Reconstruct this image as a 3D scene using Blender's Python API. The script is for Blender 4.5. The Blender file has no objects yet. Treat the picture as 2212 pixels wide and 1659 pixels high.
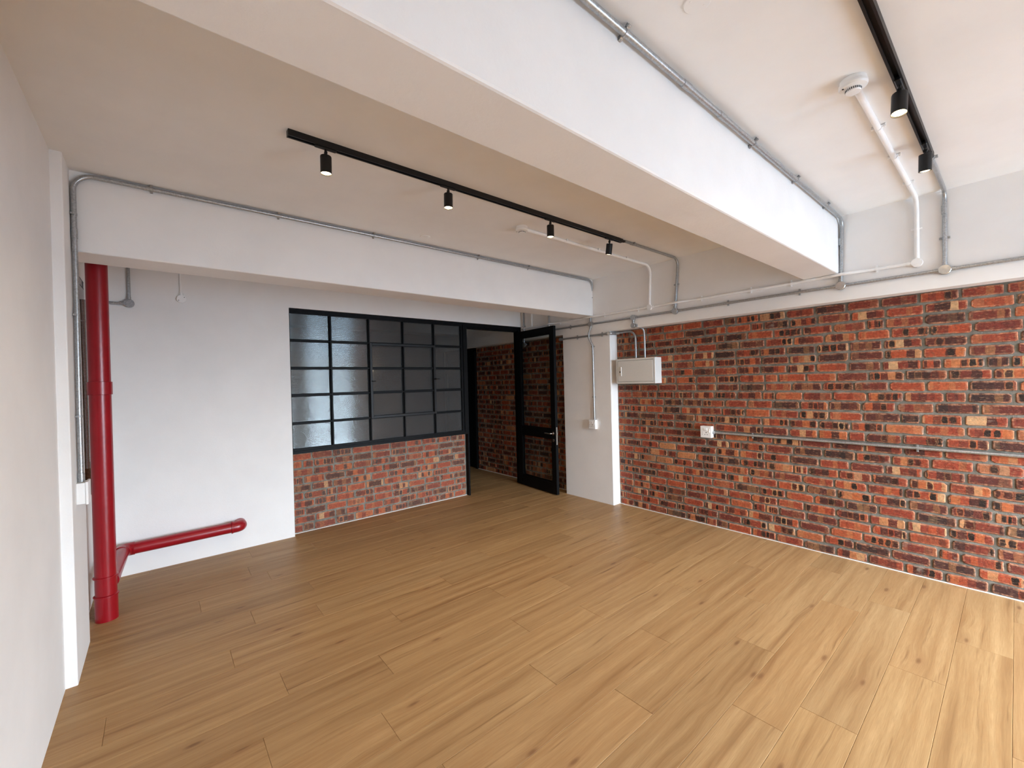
import bpy, bmesh, math, random
from mathutils import Vector, Matrix
random.seed(7)
S = bpy.context.scene
COL = S.collection
PI = math.pi
W, H = 2212, 1659

# ---------------------------------------------------------------- camera
FPX, YAW, PITCH, ROLL = 912.888, math.radians(39.9345), math.radians(-0.3415), math.radians(-1.4255)
fw = Vector((math.sin(YAW) * math.cos(PITCH), math.cos(YAW) * math.cos(PITCH), math.sin(PITCH)))
rt = Vector((math.cos(YAW), -math.sin(YAW), 0)); up = rt.cross(fw)
r2 = math.cos(ROLL) * rt + math.sin(ROLL) * up
u2 = -math.sin(ROLL) * rt + math.cos(ROLL) * up
cam_d = bpy.data.cameras.new('camera'); cam = bpy.data.objects.new('camera', cam_d); COL.objects.link(cam)
cam.matrix_world = Matrix(((r2.x, u2.x, -fw.x, 0), (r2.y, u2.y, -fw.y, 0), (r2.z, u2.z, -fw.z, 1.6), (0, 0, 0, 1)))
cam_d.sensor_fit = 'HORIZONTAL'; cam_d.sensor_width = 36.0; cam_d.lens = 36.0 * FPX / W
cam_d.clip_start = 0.05; cam_d.clip_end = 60
S.camera = cam

# ---------------------------------------------------------------- colour management, world, daylight
S.view_settings.view_transform = 'Standard'; S.view_settings.look = 'None'
S.view_settings.gamma = 1.0; S.view_settings.use_curve_mapping = False
S.view_settings.exposure = 0.0
S.cycles.use_denoising = True
S.cycles.use_adaptive_sampling = True; S.cycles.adaptive_threshold = 0.12; S.cycles.adaptive_min_samples = 16
S.cycles.max_bounces = 8; S.cycles.diffuse_bounces = 6; S.cycles.glossy_bounces = 4
S.cycles.transparent_max_bounces = 16; S.cycles.caustics_reflective = False; S.cycles.caustics_refractive = False
S.cycles.sample_clamp_indirect = 6.0
wd = bpy.data.worlds.new('overcast_sky'); S.world = wd; wd.use_nodes = True
wt = wd.node_tree; bg = wt.nodes['Background']
tc = wt.nodes.new('ShaderNodeTexCoord'); sx = wt.nodes.new('ShaderNodeSeparateXYZ'); rmp = wt.nodes.new('ShaderNodeValToRGB')
wt.links.new(tc.outputs['Generated'], sx.inputs[0])
mr = wt.nodes.new('ShaderNodeMapRange'); mr.inputs[1].default_value = -1.0; mr.inputs[2].default_value = 1.0
wt.links.new(sx.outputs[2], mr.inputs[0]); wt.links.new(mr.outputs[0], rmp.inputs[0]); wt.links.new(rmp.outputs[0], bg.inputs[0])
GROUND, HORIZ, ZEN = (0.145, 0.19, 0.242), (0.68, 0.80, 0.915), (0.86, 1.04, 1.23)     # paving below, overcast sky above
els = rmp.color_ramp.elements; els[0].position = 0.0; els[0].color = (*GROUND, 1); els[1].position = 1.0; els[1].color = (*ZEN, 1)
for pos_, c_ in ((0.492, GROUND), (0.508, HORIZ)):
    e_ = els.new(pos_); e_.color = (*c_, 1)
bg.inputs[1].default_value = 66.0

YF = -2.70                       # inner face of the facade behind the camera
WINS = [(2.20, 2.80, 0.30, 2.43), (3.24, 4.50, 0.05, 2.43)]   # window openings x0,x1,z0,z1
for (x0, x1, z0, z1) in WINS:    # portals: they give no light of their own, the sky shines through them
    ld = bpy.data.lights.new('window_portal', 'AREA'); ld.shape = 'RECTANGLE'
    ld.size = x1 - x0; ld.size_y = z1 - z0; ld.cycles.is_portal = True
    lo = bpy.data.objects.new('window_portal', ld); COL.objects.link(lo)
    lo.location = ((x0 + x1) / 2, YF - 0.21, (z0 + z1) / 2); lo.rotation_euler = (PI / 2, 0, 0)

# ---------------------------------------------------------------- room dimensions
XB, XU = 4.52, 4.385             # brick face, upper wall / column face
XL, XP = -0.42, -0.372           # left wall, left pier face
ZC, ZB, ZBAND = 2.905, 2.43, 2.205
YW, YG, YLOW = 4.97, 5.03, 5.055 # back wall, glazing, dwarf wall face
YEND = 7.6

# ---------------------------------------------------------------- material helpers
class NT:
    def __init__(s, name):
        s.m = bpy.data.materials.new(name); s.m.use_nodes = True
        s.t = s.m.node_tree; s.b = s.t.nodes['Principled BSDF']; s.out = s.t.nodes['Material Output']
    def n(s, typ, **kw):
        nd = s.t.nodes.new(typ)
        for k, v in kw.items(): setattr(nd, k, v)
        return nd
    def put(s, sock, v):
        if isinstance(v, bpy.types.NodeSocket): s.t.links.new(v, sock)
        else: sock.default_value = v
    def math(s, op, a, b=0.0, c=0.0, clamp=False):
        nd = s.n('ShaderNodeMath', operation=op, use_clamp=clamp)
        s.put(nd.inputs[0], a); s.put(nd.inputs[1], b); s.put(nd.inputs[2], c)
        return nd.outputs[0]
    def vmul(s, v, k):
        nd = s.n('ShaderNodeVectorMath', operation='MULTIPLY'); s.put(nd.inputs[0], v); s.put(nd.inputs[1], k); return nd.outputs[0]
    def vadd(s, v, k):
        nd = s.n('ShaderNodeVectorMath', operation='ADD'); s.put(nd.inputs[0], v); s.put(nd.inputs[1], k); return nd.outputs[0]
    def noise(s, v, scale, detail=3.0, rough=0.5, dist=0.0, out=0):
        nd = s.n('ShaderNodeTexNoise'); s.put(nd.inputs['Vector'], v); nd.inputs['Scale'].default_value = scale
        nd.inputs['Detail'].default_value = detail; nd.inputs['Roughness'].default_value = rough; nd.inputs['Distortion'].default_value = dist
        return nd.outputs[out]
    def ramp(s, f, stops, interp='LINEAR'):
        nd = s.n('ShaderNodeValToRGB'); cr = nd.color_ramp; cr.interpolation = interp
        while len(cr.elements) < len(stops): cr.elements.new(0.5)
        for e, (p, c) in zip(cr.elements, stops):
            e.position = p; e.color = (*c, 1) if len(c) == 3 else c
        s.put(nd.inputs[0], f); return nd.outputs[0]
    def maprange(s, f, a, b, c=0.0, d=1.0, smooth=False):
        nd = s.n('ShaderNodeMapRange'); nd.clamp = True
        if smooth: nd.interpolation_type = 'SMOOTHSTEP'
        s.put(nd.inputs[0], f); s.put(nd.inputs[1], a); s.put(nd.inputs[2], b); s.put(nd.inputs[3], c); s.put(nd.inputs[4], d)
        return nd.outputs[0]
    def mix(s, f, a, b, mode='MIX'):
        nd = s.n('ShaderNodeMix', data_type='RGBA', blend_type=mode); nd.clamp_factor = True
        s.put(nd.inputs[0], f)
        s.put(nd.inputs[6], a if isinstance(a, bpy.types.NodeSocket) else (*a, 1))
        s.put(nd.inputs[7], b if isinstance(b, bpy.types.NodeSocket) else (*b, 1))
        return nd.outputs[2]
    def white(s, w):
        nd = s.n('ShaderNodeTexWhiteNoise', noise_dimensions='1D'); s.put(nd.inputs['W'], w); return nd.outputs[0]
    def comb(s, x, y, z):
        nd = s.n('ShaderNodeCombineXYZ'); s.put(nd.inputs[0], x); s.put(nd.inputs[1], y); s.put(nd.inputs[2], z); return nd.outputs[0]
    def sep(s, v):
        nd = s.n('ShaderNodeSeparateXYZ'); s.put(nd.inputs[0], v); return nd.outputs
    def pos(s): return s.n('ShaderNodeNewGeometry').outputs['Position']
    def bump(s, h, strength=0.3, dist=0.01):
        nd = s.n('ShaderNodeBump'); nd.inputs['Strength'].default_value = strength; nd.inputs['Distance'].default_value = dist
        s.put(nd.inputs['Height'], h); s.t.links.new(nd.outputs[0], s.b.inputs['Normal'])
    def base(s, c, rough=0.5, metal=0.0, spec=0.5):
        s.put(s.b.inputs['Base Color'], c if isinstance(c, bpy.types.NodeSocket) else (*c, 1))
        s.put(s.b.inputs['Roughness'], rough); s.b.inputs['Metallic'].default_value = metal
        s.b.inputs['Specular IOR Level'].default_value = spec

def srgb(r, g, b):
    f = lambda c: (c / 255 / 12.92) if c / 255 <= 0.04045 else ((c / 255 + 0.055) / 1.055) ** 2.4
    return (f(r), f(g), f(b))

def mat_plaster(name, col, bump=0.12, scale=90.0, rough=0.72):
    q = NT(name); p = q.pos()
    n1 = q.noise(p, 2.2, 4, 0.6); n2 = q.noise(p, scale, 4, 0.6); n3 = q.noise(p, 9.0, 3, 0.55)
    dark = tuple(c * 0.945 for c in col)
    q.base(q.mix(q.maprange(n1, 0.35, 0.7), col, dark), rough, 0, 0.3)
    q.bump(q.math('ADD', n2, q.math('MULTIPLY', n3, 1.6)), bump, 0.004)
    return q.m
M = {}
M['plaster'] = mat_plaster('white_plaster', (0.85, 0.84, 0.825))
M['plaster_rough'] = mat_plaster('white_rough_plaster', (0.85, 0.84, 0.825), 0.35, 60.0)
M['ceiling'] = mat_plaster('white_ceiling_paint', (0.85, 0.845, 0.83), 0.10, 120.0)
M['passage_shade'] = mat_plaster('passage_shade_paint', (0.06, 0.06, 0.06))  # near-black colour puts the passage's shade into its surfaces
M['bead'] = mat_plaster('white_sealant', (0.83, 0.80, 0.76), 0.1, 60, 0.5)
M['mortar'] = None

def mat_mortar():
    q = NT('grey_mortar'); p = q.pos()
    n1 = q.noise(p, 14, 5, 0.65); n2 = q.noise(p, 160, 4, 0.7)
    c = q.ramp(n1, [(0.28, srgb(100, 97, 89)), (0.5, srgb(122, 119, 110)), (0.75, srgb(150, 147, 138))])
    q.base(c, 0.9, 0, 0.2); q.bump(q.math('ADD', n2, q.math('MULTIPLY', n1, 2.0)), 0.6, 0.006); return q.m
M['mortar'] = mat_mortar()

def mat_brick(name='burnt_clay_brick', dust=0.0):
    q = NT(name); p = q.pos()
    oi = q.n('ShaderNodeObjectInfo').outputs['Random']
    at = q.n('ShaderNodeAttribute', attribute_name='rnd').outputs['Fac']
    rnd = q.math('FRACT', q.math('ADD', q.math('MULTIPLY', oi, 7.31), at))
    uv = q.sep(q.n('ShaderNodeUVMap', uv_map='UVMap').outputs[0]); u, v = uv[0], uv[1]
    ps = q.vadd(p, q.comb(q.math('MULTIPLY', rnd, 31.0), q.math('MULTIPLY', rnd, 17.0), 0.0))
    wob = q.math('SUBTRACT', q.noise(ps, 26, 3, 0.6), 0.5)
    wob2 = q.math('SUBTRACT', q.noise(ps, 60, 3, 0.6), 0.5)
    nb = q.math('ADD', 3.4, q.math('MULTIPLY', q.white(q.math('MULTIPLY', rnd, 91.7)), 1.8))
    uu = q.math('ADD', q.math('ADD', q.math('MULTIPLY', u, nb), q.math('MULTIPLY', wob, 0.42)), q.math('MULTIPLY', rnd, 13.0))
    cell = q.math('FLOOR', uu); loc = q.math('SUBTRACT', q.math('FRACT', uu), 0.5)
    key = q.math('ADD', q.math('MULTIPLY', cell, 0.7317), q.math('MULTIPLY', rnd, 57.3))
    band = q.white(key); band2 = q.white(q.math('ADD', key, 311.7))
    cband = q.ramp(band, [(0.0, srgb(58, 36, 30)), (0.20, srgb(84, 42, 33)), (0.38, srgb(118, 52, 36)), (0.56, srgb(146, 64, 42)),
                          (0.74, srgb(176, 82, 46)), (0.86, srgb(184, 108, 62)), (0.94, srgb(196, 150, 104)), (1.0, srgb(206, 172, 128))])
    tone = q.white(q.math('MULTIPLY', rnd, 413.1))
    cbase = q.ramp(tone, [(0.0, srgb(48, 36, 34)), (0.16, srgb(62, 42, 37)), (0.27, srgb(92, 45, 37)), (0.48, srgb(124, 54, 40)),
                          (0.70, srgb(152, 66, 43)), (0.88, srgb(170, 80, 48)), (0.97, srgb(182, 108, 68)), (1.0, srgb(196, 144, 98))])
    sel = q.white(q.math('MULTIPLY', rnd, 771.3))
    use = q.maprange(sel, 0.30, 0.55, 0.12, 0.92)
    col = q.mix(use, cbase, cband)
    # round kiln-kiss marks
    dx = q.math('MULTIPLY', loc, 1.05); dy = q.math('MULTIPLY', q.math('SUBTRACT', v, 0.5), 0.78)
    d = q.math('POWER', q.math('ADD', q.math('POWER', q.math('ABSOLUTE', dx), 3.2), q.math('POWER', q.math('ABSOLUTE', dy), 3.2)), 1 / 3.2)
    d = q.math('ADD', d, q.math('MULTIPLY', wob2, 0.42))
    blob = q.math('MULTIPLY', q.maprange(d, 0.42, 0.33, 0, 1), q.math('GREATER_THAN', band2, 0.72))
    blob = q.math('MULTIPLY', blob, q.maprange(sel, 0.30, 0.42, 0.0, 1.0))
    cblob = q.ramp(q.white(q.math('ADD', key, 57.1)), [(0.0, srgb(34, 28, 26)), (0.45, srgb(48, 33, 29)), (0.8, srgb(82, 38, 30)), (1.0, srgb(58, 44, 36))])
    halo = q.math('MULTIPLY', q.maprange(d, 0.53, 0.44, 0, 1), q.math('GREATER_THAN', band2, 0.80))
    col = q.mix(q.math('MULTIPLY', halo, 0.25), col, srgb(206, 150, 96))
    col = q.mix(blob, col, cblob)
    # pale worn rim, streaks, dark pitting
    eu = q.math('MULTIPLY', q.math('MINIMUM', u, q.math('SUBTRACT', 1.0, u)), 3.0); ev = q.math('MINIMUM', v, q.math('SUBTRACT', 1.0, v))
    edge = q.maprange(q.math('ADD', q.math('MINIMUM', eu, ev), q.math('MULTIPLY', wob2, 0.22)), 0.02, 0.15, 1.0, 0.0)
    col = q.mix(q.math('MULTIPLY', edge, q.maprange(q.noise(ps, 34, 3, 0.6), 0.40, 0.60, 0.12, 0.75)), col, srgb(202, 150, 118))
    st = q.noise(q.vmul(ps, (34, 34, 210)), 1.0, 4, 0.6)
    col = q.mix(q.maprange(st, 0.58, 0.72, 0.0, 0.48), col, srgb(214, 172, 132))
    pit = q.noise(ps, 150, 3, 0.7)
    col = q.mix(q.maprange(pit, 0.36, 0.26, 0.0, 0.75), col, srgb(40, 24, 20))
    col = q.mix(1.0, col, q.ramp(q.noise(ps, 55, 4, 0.6), [(0.25, (0.52, 0.52, 0.52)), (0.7, (1.14, 1.00, 0.93))]), 'MULTIPLY')
    # mortar smears
    sm = q.noise(p, 11, 4, 0.62)
    col = q.mix(q.maprange(q.math('ADD', sm, q.math('MULTIPLY', edge, 0.08)), 0.66, 0.76, 0.0, 0.55), col, srgb(140, 128, 116))
    if dust: col = q.mix(dust, col, srgb(150, 108, 92))
    q.base(col, q.maprange(blob, 0, 1, 0.72, 0.40), 0, 0.35)
    q.bump(q.math('ADD', q.math('ADD', pit, q.math('MULTIPLY', st, 0.8)), q.math('MULTIPLY', wob, 1.4)), 0.55, 0.006)
    return q.m
M['brick'] = mat_brick()
M['brick_dusty'] = mat_brick('dusty_clay_brick', 0.17)

def mat_oak():
    q = NT('light_oak_plank'); p = q.pos()
    oi = q.n('ShaderNodeObjectInfo').outputs['Random']
    x, y, z = q.sep(p)
    xo = q.math('ADD', x, q.math('MULTIPLY', oi, 47.0)); yo = q.math('ADD', y, q.math('MULTIPLY', oi, 23.0))
    P = q.comb(xo, yo, 0.0)
    # knots
    vo = q.n('ShaderNodeTexVoronoi', voronoi_dimensions='2D', feature='F1')
    q.put(vo.inputs['Vector'], q.vmul(P, (1.25, 4.0, 0))); vo.inputs['Scale'].default_value = 1.0
    kd = vo.outputs['Distance']
    kn = q.maprange(kd, 0.0, 0.30, 1.0, 0.0, True)
    warp = q.math('MULTIPLY', kn, 0.016)
    low = q.math('SUBTRACT', q.noise(q.vmul(P, (1.1, 4.5, 0)), 1.0, 3, 0.5), 0.5)
    yy = q.math('ADD', yo, q.math('ADD', q.math('MULTIPLY', low, 0.04), warp))
    G = q.comb(q.math('MULTIPLY', xo, 0.7), q.math('MULTIPLY', yy, 19.0), 0.0)
    broad = q.noise(G, 1.0, 4, 0.6)
    ring = q.math('SINE', q.math('ADD', q.math('MULTIPLY', yy, 210.0), q.math('MULTIPLY', q.noise(q.vmul(P, (2.2, 7.0, 0)), 1.0, 2, 0.5), 20.0)))
    ringm = q.maprange(q.noise(q.vmul(P, (1.0, 6.0, 0)), 1.3, 2, 0.5), 0.54, 0.68, 0.0, 1.0)
    fine = q.noise(q.comb(q.math('MULTIPLY', xo, 9.0), q.math('MULTIPLY', yy, 300.0), 0.0), 1.0, 4, 0.7)
    c = q.ramp(broad, [(0.26, srgb(134, 99, 65)), (0.42, srgb(160, 125, 85)), (0.58, srgb(174, 140, 98)), (0.80, srgb(189, 156, 113))])
    c = q.mix(q.math('MULTIPLY', q.math('MULTIPLY', q.math('ADD', q.math('MULTIPLY', ring, 0.5), 0.5), ringm), 0.26), c, srgb(150, 108, 66))
    c = q.mix(q.maprange(fine, 0.34, 0.62, 0.46, 0.0), c, srgb(142, 108, 72))
    streak = q.noise(q.comb(q.math('MULTIPLY', xo, 1.6), q.math('MULTIPLY', yy, 42.0), 3.0), 1.0, 3, 0.55)
    c = q.mix(q.maprange(streak, 0.61, 0.75, 0.0, 0.72), c, srgb(112, 80, 50))
    has = q.math('GREATER_THAN', q.white(q.math('MULTIPLY', q.sep(vo.outputs['Color'])[0], 91.0)), 0.45)
    c = q.mix(q.math('MULTIPLY', has, q.maprange(q.math('ADD', kd, q.math('MULTIPLY', low, 0.05)), 0.018, 0.055, 0.75, 0.0)), c, srgb(104, 72, 48))
    c = q.mix(q.math('MULTIPLY', has, q.maprange(kd, 0.04, 0.16, 0.28, 0.0)), c, srgb(146, 108, 74))
    tint = q.ramp(oi, [(0.0, (0.86, 0.84, 0.82)), (0.3, (1.0, 0.96, 0.92)), (0.6, (1.0, 1.0, 1.0)), (0.8, (1.04, 1.02, 0.98)), (1.0, (0.92, 0.91, 0.90))])
    c = q.mix(1.0, c, tint, 'MULTIPLY')
    q.base(c, q.maprange(fine, 0.3, 0.7, 0.46, 0.38), 0, 0.16)
    q.bump(fine, 0.10, 0.0015)
    return q.m
M['oak'] = mat_oak()

def mat_simple(name, col, rough=0.5, metal=0.0, spec=0.5, nscale=40, amp=0.10, bump=0.05):
    q = NT(name); n = q.noise(q.pos(), nscale, 4, 0.6)
    q.base(q.mix(q.maprange(n, 0.3, 0.7), tuple(c * (1 - amp) for c in col), tuple(min(1, c * (1 + amp)) for c in col)),
           q.maprange(n, 0.2, 0.8, rough * 0.85, min(1, rough * 1.15)), metal, spec)
    if bump: q.bump(n, bump, 0.002)
    return q.m
M['black_steel'] = mat_simple('black_powder_coat', (0.0035, 0.0035, 0.0038), 0.50, 0, 0.12, 300, 0.2, 0.05)
M['sash_steel'] = mat_simple('charcoal_powder_coat', (0.009, 0.009, 0.0095), 0.45, 0, 0.25, 300, 0.2, 0.05)
M['black_track'] = mat_simple('black_track_paint', (0.006, 0.006, 0.0065), 0.42, 0, 0.35, 200, 0.2, 0.03)
M['galv'] = mat_simple('galvanised_steel', (0.40, 0.41, 0.415), 0.36, 0.72, 0.5, 120, 0.28, 0.10)
M['chrome'] = mat_simple('brushed_steel', (0.62, 0.61, 0.59), 0.22, 1.0, 0.5, 80, 0.05, 0.02)
M['white_pvc'] = mat_simple('white_painted_pvc', (0.90, 0.895, 0.88), 0.34, 0, 0.5, 30, 0.02, 0.03)
M['white_plastic'] = mat_simple('white_plastic', (0.84, 0.84, 0.83), 0.30, 0, 0.5, 30, 0.015, 0.0)
M['board_paint'] = mat_simple('pale_grey_enamel', (0.66, 0.655, 0.63), 0.40, 0, 0.5, 150, 0.03, 0.05)
M['dark_hole'] = mat_simple('dark_plastic', (0.012, 0.012, 0.012), 0.6)
M['grey_label'] = mat_simple('grey_label', (0.42, 0.41, 0.43), 0.5)
M['rust'] = mat_simple('rusty_steel', (0.20, 0.13, 0.085), 0.75, 0.3, 0.4, 60, 0.5, 0.3)

def mat_red():
    q = NT('red_gloss_paint'); p = q.pos(); n = q.noise(p, 7, 4, 0.55); nf = q.noise(p, 90, 3, 0.6)
    c = q.mix(q.maprange(n, 0.35, 0.7), (0.27, 0.003, 0.009), (0.31, 0.005, 0.012))
    chips = q.maprange(q.noise(p, 24, 5, 0.75), 0.745, 0.76, 0, 1)
    low = q.maprange(q.sep(p)[2], 0.02, 0.35, 1.0, 0.25)
    c = q.mix(q.math('MULTIPLY', chips, low), c, (0.60, 0.52, 0.42))
    q.base(c, 0.30, 0, 0.5); q.bump(q.math('ADD', n, q.math('MULTIPLY', nf, 0.3)), 0.12, 0.006); return q.m
M['red'] = mat_red()

def mat_glass(name, tint, ior=1.5, rough=0.02, haze=0.0):
    q = NT(name); q.t.nodes.remove(q.b)
    lw = q.n('ShaderNodeLayerWeight'); lw.inputs[0].default_value = 0.5
    f0 = ((ior - 1) / (ior + 1)) ** 2
    fr = q.math('ADD', f0, q.math('MULTIPLY', q.math('POWER', lw.outputs['Facing'], 5.0), 1 - f0))
    tr = q.n('ShaderNodeBsdfTransparent'); tr.inputs[0].default_value = (*tint, 1)
    gl = q.n('ShaderNodeBsdfGlossy'); gl.inputs['Color'].default_value = (0.95, 1.0, 1.0, 1); gl.inputs['Roughness'].default_value = rough
    mx = q.n('ShaderNodeMixShader')
    q.t.links.new(fr, mx.inputs[0]); q.t.links.new(tr.outputs[0], mx.inputs[1]); q.t.links.new(gl.outputs[0], mx.inputs[2])
    if haze:
        df = q.n('ShaderNodeBsdfDiffuse'); df.inputs[0].default_value = (0.62, 0.63, 0.63, 1)
        m2 = q.n('ShaderNodeMixShader'); m2.inputs[0].default_value = haze
        q.t.links.new(mx.outputs[0], m2.inputs[1]); q.t.links.new(df.outputs[0], m2.inputs[2]); mx = m2
    q.t.links.new(mx.outputs[0], q.out.inputs[0]); return q.m
M['reeded'] = mat_glass('reeded_glass', (0.34, 0.35, 0.35), 1.56, 0.10, 0.06)
M['clear'] = mat_glass('clear_glass', (0.84, 0.86, 0.85), 1.5, 0.005)

def mat_lamp():
    q = NT('warm_lamp_lens'); q.b.inputs['Base Color'].default_value = (0.9, 0.8, 0.6, 1)
    q.b.inputs['Emission Color'].default_value = (1.0, 0.74, 0.40, 1); q.b.inputs['Emission Strength'].default_value = 14.0
    return q.m
M['lamp'] = mat_lamp()

# ---------------------------------------------------------------- geometry helpers
class MB:
    def __init__(s): s.v = []; s.f = []; s.sm = []
    def add(s, vs, fs, smooth=False):
        o = len(s.v); s.v += [tuple(p) for p in vs]
        for f in fs: s.f.append([i + o for i in f]); s.sm.append(smooth)
        return s
    def box(s, a, b):
        (x0, y0, z0), (x1, y1, z1) = a, b
        x0, x1 = sorted((x0, x1)); y0, y1 = sorted((y0, y1)); z0, z1 = sorted((z0, z1))
        return s.add([(x0, y0, z0), (x1, y0, z0), (x1, y1, z0), (x0, y1, z0), (x0, y0, z1), (x1, y0, z1), (x1, y1, z1), (x0, y1, z1)],
                     [(0, 3, 2, 1), (4, 5, 6, 7), (0, 1, 5, 4), (1, 2, 6, 5), (2, 3, 7, 6), (3, 0, 4, 7)])
    def bbox(s, a, b, w=0.004, seg=2):
        bm = bmesh.new(); bmesh.ops.create_cube(bm, size=1.0)
        c = [(a[i] + b[i]) / 2 for i in range(3)]; d = [abs(b[i] - a[i]) for i in range(3)]
        for v in bm.verts: v.co = Vector([c[i] + v.co[i] * d[i] for i in range(3)])
        bmesh.ops.bevel(bm, geom=bm.edges[:], offset=min(w, min(d) * 0.45), segments=seg, affect='EDGES', profile=0.5)
        bm.verts.index_update()
        s.add([v.co for v in bm.verts], [[v.index for v in f.verts] for f in bm.faces]); bm.free(); return s
    def tube(s, pts, r, n=12, bend=0.0, seg=6, caps=True, closed=False):
        P = [Vector(p) for p in pts]
        if bend > 0 and len(P) > 2:
            Q = [P[0]]
            for i in range(1, len(P) - 1):
                a, c, b = P[i - 1], P[i], P[i + 1]
                d1 = (a - c); d2 = (b - c); l1, l2 = d1.length, d2.length; d1.normalize(); d2.normalize()
                ang = d1.angle(d2)
                if ang > PI - 0.02: Q.append(c); continue
                t = min(bend / math.tan(ang / 2), l1 * 0.49, l2 * 0.49); rr = t * math.tan(ang / 2)
                bis = (d1 + d2).normalized(); cen = c + bis * (rr / math.sin(ang / 2))
                p1, p2 = c + d1 * t, c + d2 * t; e1, e2 = (p1 - cen), (p2 - cen); tot = e1.angle(e2); ax = e1.cross(e2).normalized()
                for k in range(seg + 1): Q.append(cen + Matrix.Rotation(tot * k / seg, 3, ax) @ e1)
            Q.append(P[-1]); P = Q
        rings = []; prev = None
        for i, p in enumerate(P):
            t = (P[min(i + 1, len(P) - 1)] - P[max(i - 1, 0)]).normalized()
            if prev is None:
                ref = Vector((0, 0, 1)) if abs(t.z) < 0.9 else Vector((1, 0, 0)); nn = t.cross(ref).normalized()
            else: nn = (prev - t * prev.dot(t)).normalized()
            prev = nn; bb = t.cross(nn)
            rings.append([p + (nn * math.cos(2 * PI * k / n) + bb * math.sin(2 * PI * k / n)) * r for k in range(n)])
        vs = [q for rg in rings for q in rg]; fs = []
        for i in range(len(rings) - 1):
            for k in range(n):
                a, b2 = i * n + k, i * n + (k + 1) % n; fs.append((a, b2, b2 + n, a + n))
        s.add(vs, fs, True)
        if caps:
            s.add(rings[0], [list(range(n))[::-1]]); s.add(rings[-1], [list(range(n))])
        return s
    def lathe(s, prof, base, axis, n=24, smooth=True, sharp=True):
        """prof: [(radius, distance along axis)]; open profile swept round axis"""
        base = Vector(base); axis = Vector(axis).normalized()
        ref = Vector((0, 0, 1)) if abs(axis.z) < 0.9 else Vector((1, 0, 0)); a = axis.cross(ref).normalized(); b = axis.cross(a)
        for j in range(len(prof) - 1):
            rs = []
            for (r, h) in (prof[j], prof[j + 1]):
                rs.append([base + axis * h + (a * math.cos(2 * PI * k / n) + b * math.sin(2 * PI * k / n)) * max(r, 1e-5) for k in range(n)])
            s.add(rs[0] + rs[1], [(k, (k + 1) % n, n + (k + 1) % n, n + k) for k in range(n)], smooth)
        return s
    def build(s, name, mat, parent=None):
        me = bpy.data.meshes.new(name); me.from_pydata(s.v, [], s.f); me.update()
        me.polygons.foreach_set('use_smooth', s.sm)
        bm = bmesh.new(); bm.from_mesh(me); bmesh.ops.recalc_face_normals(bm, faces=bm.faces[:]); bm.to_mesh(me); bm.free()
        me.materials.append(M[mat] if isinstance(mat, str) else mat)
        o = bpy.data.objects.new(name, me); COL.objects.link(o)
        if parent: o.parent = parent; o.matrix_parent_inverse = parent.matrix_world.inverted()
        return o

def tag(o, label=None, cat=None, group=None, kind=None):
    if label: o['label'] = label
    if cat: o['category'] = cat
    if group: o['group'] = group
    if kind: o['kind'] = kind
    return o
def struct(o, label=None): return tag(o, label, None, None, 'structure')
def empty(name, loc, label=None, cat=None, group=None, kind=None):
    o = bpy.data.objects.new(name, None); COL.objects.link(o); o.location = loc; o.empty_display_size = 0.05
    o.matrix_world = Matrix.Translation(loc)
    return tag(o, label, cat, group, kind)

# ================================================================ SHELL
fl = MB().box((-0.6, YF - 0.25, -0.10), (4.75, YEND, -0.009)).build('floor', 'mortar')
struct(fl, 'light oak plank floor')
ce = MB().box((-0.6, YF - 0.25, ZC), (4.75, YEND, ZC + 0.12)).build('ceiling', 'ceiling'); struct(ce, 'white painted ceiling')
b1 = MB().bbox((XL - 0.1, 3.55, ZB), (XU + 0.01, 3.84, ZC + 0.03), 0.008).build('ceiling_beam', 'plaster'); struct(b1, 'white beam over the glazed partition')
b2 = MB().bbox((XL - 0.1, 0.94, ZB), (XU + 0.01, 1.20, ZC + 0.03), 0.010).build('ceiling_beam', 'plaster_rough'); struct(b2, 'white beam crossing the middle of the room')
b3 = MB().bbox((XL - 0.1, 6.5, 2.47), (XU + 0.01, 6.8, ZC + 0.03), 0.008).build('ceiling_beam', 'plaster'); struct(b3, 'white beam in the dark passage')
b4 = MB().bbox((XL - 0.1, -1.67, ZB), (XU + 0.01, -1.41, ZC + 0.03), 0.010).build('ceiling_beam', 'plaster_rough'); struct(b4, 'unseen white beam behind the camera')  # unseen; follows the beam spacing, added to shade the near ceiling and beam
# left wall with pier
wl = MB().box((XL - 0.2, YF - 0.25, -0.05), (XL, YEND, ZC + 0.02)).build('wall_left', 'plaster'); struct(wl)
pl = MB().bbox((XL - 0.1, 3.31, -0.05), (XP, 3.84, ZC + 0.02), 0.006).build('column', 'plaster'); struct(pl, 'shallow white pier on the left wall')
# right side: upper wall, column
wu = MB().box((XU, YF - 0.25, ZBAND), (XB + 0.25, 3.4, ZC + 0.02)).box((XU, 3.4, 2.235), (XB + 0.25, YEND, ZC + 0.02)).build('wall_right_upper', 'plaster'); struct(wu, 'white plastered wall above the brick')
cr = MB().bbox((XU - 0.0008, 3.29, -0.05), (XB + 0.2, 4.10, ZC + 0.02), 0.007).build('column', 'plaster_rough'); struct(cr, 'white column at the end of the brick wall')
# back wall (plaster) : left of window and above window/door
wb = MB().box((XL - 0.1, YW, -0.05), (1.085, 5.16, ZC + 0.02)).box((1.085, YW, 2.447), (XU + 0.02, 5.16, ZC + 0.02)).build('wall_back', 'plaster'); struct(wb)
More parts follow.
